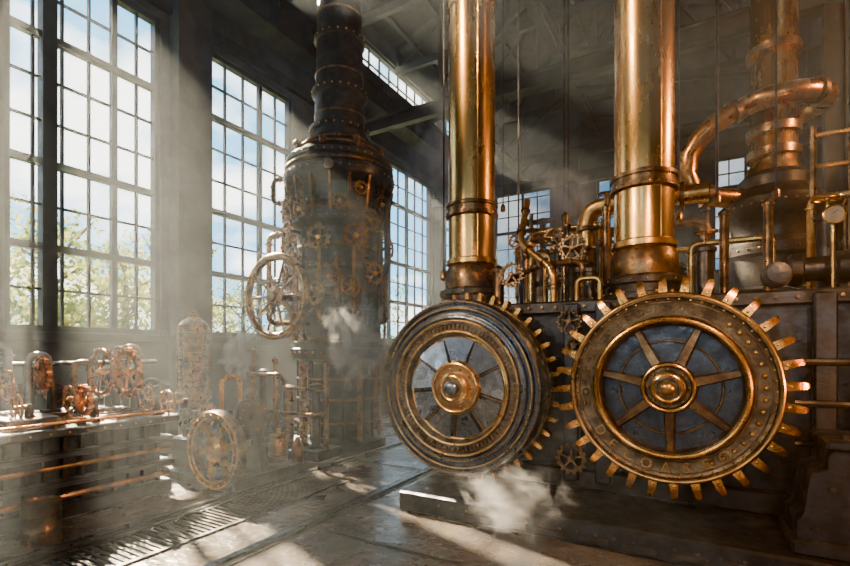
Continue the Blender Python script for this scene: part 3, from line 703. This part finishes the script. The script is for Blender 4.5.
b.lathe(frame((-5.75,4.75,.78),(.85,-.5,0)),[(.0,-.03),(.17,-.02),(.2,0),(.2,.06),(.16,.08),(.16,.42),(.2,.44),(.2,.52),(.06,.54),(.06,.7),(0,.7)],IRON2,28)
b.bolts(frame((-5.75,4.75,.78),(.85,-.5,0)),.18,10,.014,.52,.02,BRASS)
b.bx(-5.85,-5.55,4.5,4.8,.5,.7,IRON)
b.lathe(FR((-5.85,4.2,.8)),[(.12,0),(.15,.02),(.15,.1),(.1,.12),(.1,.3),(.14,.32),(.14,.38),(0,.39)],DSTEEL,24)
b.hwheel(FR((-5.95,3.66,1.02)),.15,.016,COPPER,6,BRASS,8); b.rod((-5.95,3.66,1.02),(-5.95,3.95,1.02),.02,BRASS,8); b.rod((-5.95,3.9,.5),(-5.95,3.9,1.05),.035,IRON2,8)
b.gear(FR((-5.55,3.95,.85)),.17,16,.05,COPPER,5); b.rod((-5.55,3.95,.85),(-5.55,4.3,.85),.03,IRON,8); b.rod((-5.55,4.25,.5),(-5.55,4.25,.88),.03,IRON,8)
b.tube([(-6.0,4.5,.5),(-6.0,4.5,1.3),(-6.0,4.82,1.3),(-6.0,4.82,.14)],.03,BRASS,8,.1,True)
b.done()

# ---------------------------------------------------------------- trees
def tree_mesh():
    b=B('tree'); random.seed(5)
    b.lathe(UP((0,0,-.2)),[(.22,0),(.16,1.5),(.12,3.2),(.04,5)],BARK,10)
    for i in range(9):
        a=i*2.4; z=1.6+i*.35; b.rod((0,0,z),(1.3*math.cos(a),1.3*math.sin(a),z+1.0),.06,BARK,6,.02)
    cl=[(random.gauss(0,.95),random.gauss(0,.95),random.uniform(1.2,5.2),random.uniform(.5,.9)) for _ in range(28)]
    for (x,y,z,r) in cl:
        for k2 in range(90):
            d=Vector((random.gauss(0,1),random.gauss(0,1),random.gauss(0,1))).normalized()*r*random.uniform(.5,1.05)
            p=Vector((x,y,z))+d; u=Vector((random.gauss(0,1),random.gauss(0,1),random.gauss(0,1))).normalized(); w=u.orthogonal().normalized(); s=.10
            b.add([p-u*s,p+w*s*.6,p+u*s,p-w*s*.6],[(0,1,2,3)],LEAF)
    return b.done(smooth=False)
t0=tree_mesh(); t0.location=(-16,6.5,-.1)
random.seed(9)
for i,(x,y,s) in enumerate(((-15.5,2.5,.85),(-18,9.5,1.1),(-16,13,.9),(-16,17,.9),(-19,5,1.15),(-18,21,1.1),(-20,26,1.3),(-23,14,1.35),(-16.5,-.5,.95),(-25,8,1.4),(-8,30,1.2),(-3,32,1.3),(3,33,1.2))):
    o=bpy.data.objects.new('tree',t0.data); col.objects.link(o); o.location=(x,y,-.1); o.scale=(s,s,s*random.uniform(.9,1.1)); o.rotation_euler[2]=random.uniform(0,6)

# ---------------------------------------------------------------- added fill and rim lamps, fixtures included
def spot(name,loc,tgt,W,colr,ang=70,size=.25,blend=.6):
    loc=Vector(loc); tgt=Vector(tgt)
    e=bpy.data.objects.new(name,None); col.objects.link(e)
    b=B('added_lamp_shade'); d=(tgt-loc).normalized(); F=frame(loc,-d)
    b.lathe(F,[(.26,.0),(.27,.0),(.14,.2),(.05,.3),(.0,.3)],PAINT,24); b.rod(loc-d*.28,(loc.x-d.x*.28,loc.y-d.y*.28,11.15),.015,IRON,6)
    o=b.done(e)
    l=bpy.data.lights.new('added_lamp','SPOT'); l.energy=W; l.color=colr; l.spot_size=math.radians(ang); l.spot_blend=blend; l.shadow_soft_size=size
    lo=bpy.data.objects.new('added_light',l); col.objects.link(lo); lo.parent=e; lo.location=loc+d*.06; lo.rotation_euler=d.to_track_quat('-Z','Y').to_euler()
spot('added_fill_spot',(-4.6,-.6,5.4),(-1.3,4.8,1.6),1500,(1,.80,.56),44)  # added off-frame spot, fills the wheel fronts
spot('added_fill_spot',(1.8,.4,4.8),(-.4,4.9,1.4),900,(1,.52,.20),48)  # added warm spot from the right for the cog wheel
spot('added_fill_spot',(-2.0,-1.5,5.0),(-6.2,4.0,1.5),950,(1,.72,.44),44)  # added spot to brighten the bench and tower side
spot('added_fill_spot',(-5.0,.5,9.6),(-1.2,6.2,6.6),2200,(1,.74,.42),46,.4)  # added high spot to light the upper brass columns
def point(name,loc,W,colr,size=.12):
    e=bpy.data.objects.new(name,None); col.objects.link(e); loc=Vector(loc)
    b=B('added_lamp_cage') 
    b.rod((loc.x,loc.y,0),(loc.x,loc.y,loc.z-.2),.03,IRON,8); b.lathe(UP((loc.x,loc.y,0)),[(.2,0),(.2,.03),(.04,.06)],IRON,16)
    b.lathe(UP((loc.x,loc.y,loc.z-.2)),[(.1,0),(.1,.04),(.05,.05)],BRASS,16); b.lathe(UP((loc.x,loc.y,loc.z+.2)),[(.14,0),(.1,.05),(0,.1)],BRASS,16)
    for i in range(6):
        a=i*pi/3; b.rod((loc.x+.1*math.cos(a),loc.y+.1*math.sin(a),loc.z-.18),(loc.x+.12*math.cos(a),loc.y+.12*math.sin(a),loc.z+.2),.008,BRASS,6)
    b.done(e)
    l=bpy.data.lights.new('added_lamp','POINT'); l.energy=W; l.color=colr; l.shadow_soft_size=size
    lo=bpy.data.objects.new('added_light',l); col.objects.link(lo); lo.parent=e; lo.location=loc
point('added_rim_lamp',(2.3,3.6,1.5),320,(1,.42,.12))  # added unseen lamp, warms the right-hand teeth
point('added_rim_lamp',(4.6,7.6,6.2),1500,(1,.48,.16),.3)  # added unseen lamp for orange rims on the columns

sun=bpy.data.lights.new('sun','SUN'); sun.energy=100; sun.color=(1,.80,.52); sun.angle=math.radians(1.0)
so=bpy.data.objects.new('sun',sun); col.objects.link(so); so.location=(-20,10,18)
so.rotation_euler=Vector((1,-.38,-.80)).to_track_quat('-Z','Y').to_euler()

w=bpy.data.worlds.new('sky'); S.world=w; w.use_nodes=True; nt=w.node_tree; nt.nodes.clear()
out=nt.nodes.new('ShaderNodeOutputWorld'); bg=nt.nodes.new('ShaderNodeBackground'); nt.links.new(bg.outputs[0],out.inputs[0])
tc=nt.nodes.new('ShaderNodeTexCoord'); mp=nt.nodes.new('ShaderNodeMapping'); mp.inputs['Scale'].default_value=(1,1,1.8)
n=nt.nodes.new('ShaderNodeTexNoise'); n.inputs['Scale'].default_value=4.2; n.inputs['Detail'].default_value=8; n.inputs['Roughness'].default_value=.55
cr=nt.nodes.new('ShaderNodeValToRGB'); cr.color_ramp.elements[0].position=.44; cr.color_ramp.elements[1].position=.57
cr.color_ramp.elements[0].color=(.13,.38,.60,1); cr.color_ramp.elements[1].color=(1,.98,.93,1)
nt.links.new(tc.outputs['Generated'],mp.inputs[0]); nt.links.new(mp.outputs[0],n.inputs[0]); nt.links.new(n.outputs[0],cr.inputs[0]); nt.links.new(cr.outputs[0],bg.inputs[0])
bg.inputs[1].default_value=6.5

m,nt,out=new_mat('hall_haze'); v=nt.nodes.new('ShaderNodeVolumeScatter'); v.inputs['Density'].default_value=.0085; v.inputs['Anisotropy'].default_value=.3; v.inputs['Color'].default_value=(.86,.95,1,1)
nt.links.new(v.outputs[0],out.inputs['Volume'])
b=B('haze'); b.bx(X0+.02,X1-.02,Y0+.02,Y1-.02,.02,11.9,m); b.done(smooth=False)

def steam_mat(dens,scale,seed):
    m,nt,out=new_mat('steam'); N=nt.nodes; L=nt.links
    tc=N.new('ShaderNodeTexCoord'); ln=N.new('ShaderNodeVectorMath'); ln.operation='LENGTH'; L.new(tc.outputs['Object'],ln.inputs[0])
    n=N.new('ShaderNodeTexNoise'); n.inputs['Scale'].default_value=scale; n.inputs['Detail'].default_value=5; n.inputs['Distortion'].default_value=1.2
    ad=N.new('ShaderNodeVectorMath'); ad.operation='ADD'; ad.inputs[1].default_value=(seed,seed*.7,0); L.new(tc.outputs['Object'],ad.inputs[0]); L.new(ad.outputs[0],n.inputs['Vector'])
    a=N.new('ShaderNodeMath'); a.operation='MULTIPLY_ADD'; a.inputs[1].default_value=-.42; a.inputs[2].default_value=.05; L.new(ln.outputs['Value'],a.inputs[0])
    s=N.new('ShaderNodeMath'); s.operation='ADD'; L.new(a.outputs[0],s.inputs[0]); L.new(n.outputs['Fac'],s.inputs[1])
    mr=N.new('ShaderNodeMapRange'); mr.inputs['From Min'].default_value=.29; mr.inputs['From Max'].default_value=.58; mr.inputs['To Max'].default_value=dens; L.new(s.outputs[0],mr.inputs[0])
    v=N.new('ShaderNodeVolumeScatter'); v.inputs['Anisotropy'].default_value=.0; L.new(mr.outputs[0],v.inputs['Density']); L.new(v.outputs[0],out.inputs['Volume'])
    return m
def steam(loc,sc,dens,seed,scale=1.8):
    b=B('steam_plume'); b.lathe(UP((0,0,0)),[(math.sin(pi*i/12),-math.cos(pi*i/12)) for i in range(13)],steam_mat(dens,scale,seed),24)
    o=b.done(); o.location=loc; o.scale=sc
steam((-4.35,5.5,1.9),(.65,.4,.85),14,1,2.2)
steam((-6.2,5.0,1.7),(.45,.35,.6),8,4,2.2)
steam((-1.40,3.85,.45),(.62,.3,.42),4.5,7,2.6)
steam((-1.9,7.9,4.0),(.9,.6,1.1),2.4,10)
steam((-4.2,8.5,5.6),(1.3,1.0,1.9),1.8,13)

cam=bpy.data.cameras.new('camera'); cam.sensor_width=36; cam.lens=476/850*36; cam.shift_y=(350-283)/850; cam.clip_end=300
co=bpy.data.objects.new('camera',cam); col.objects.link(co); co.location=(0,0,1.7); co.rotation_euler=(pi/2,0,math.radians(30)); S.camera=co
S.view_settings.view_transform='AgX'
for lk in ('AgX - Punchy','Punchy'):
    try: S.view_settings.look=lk; break
    except Exception as e: print(e)
S.view_settings.exposure=0.5
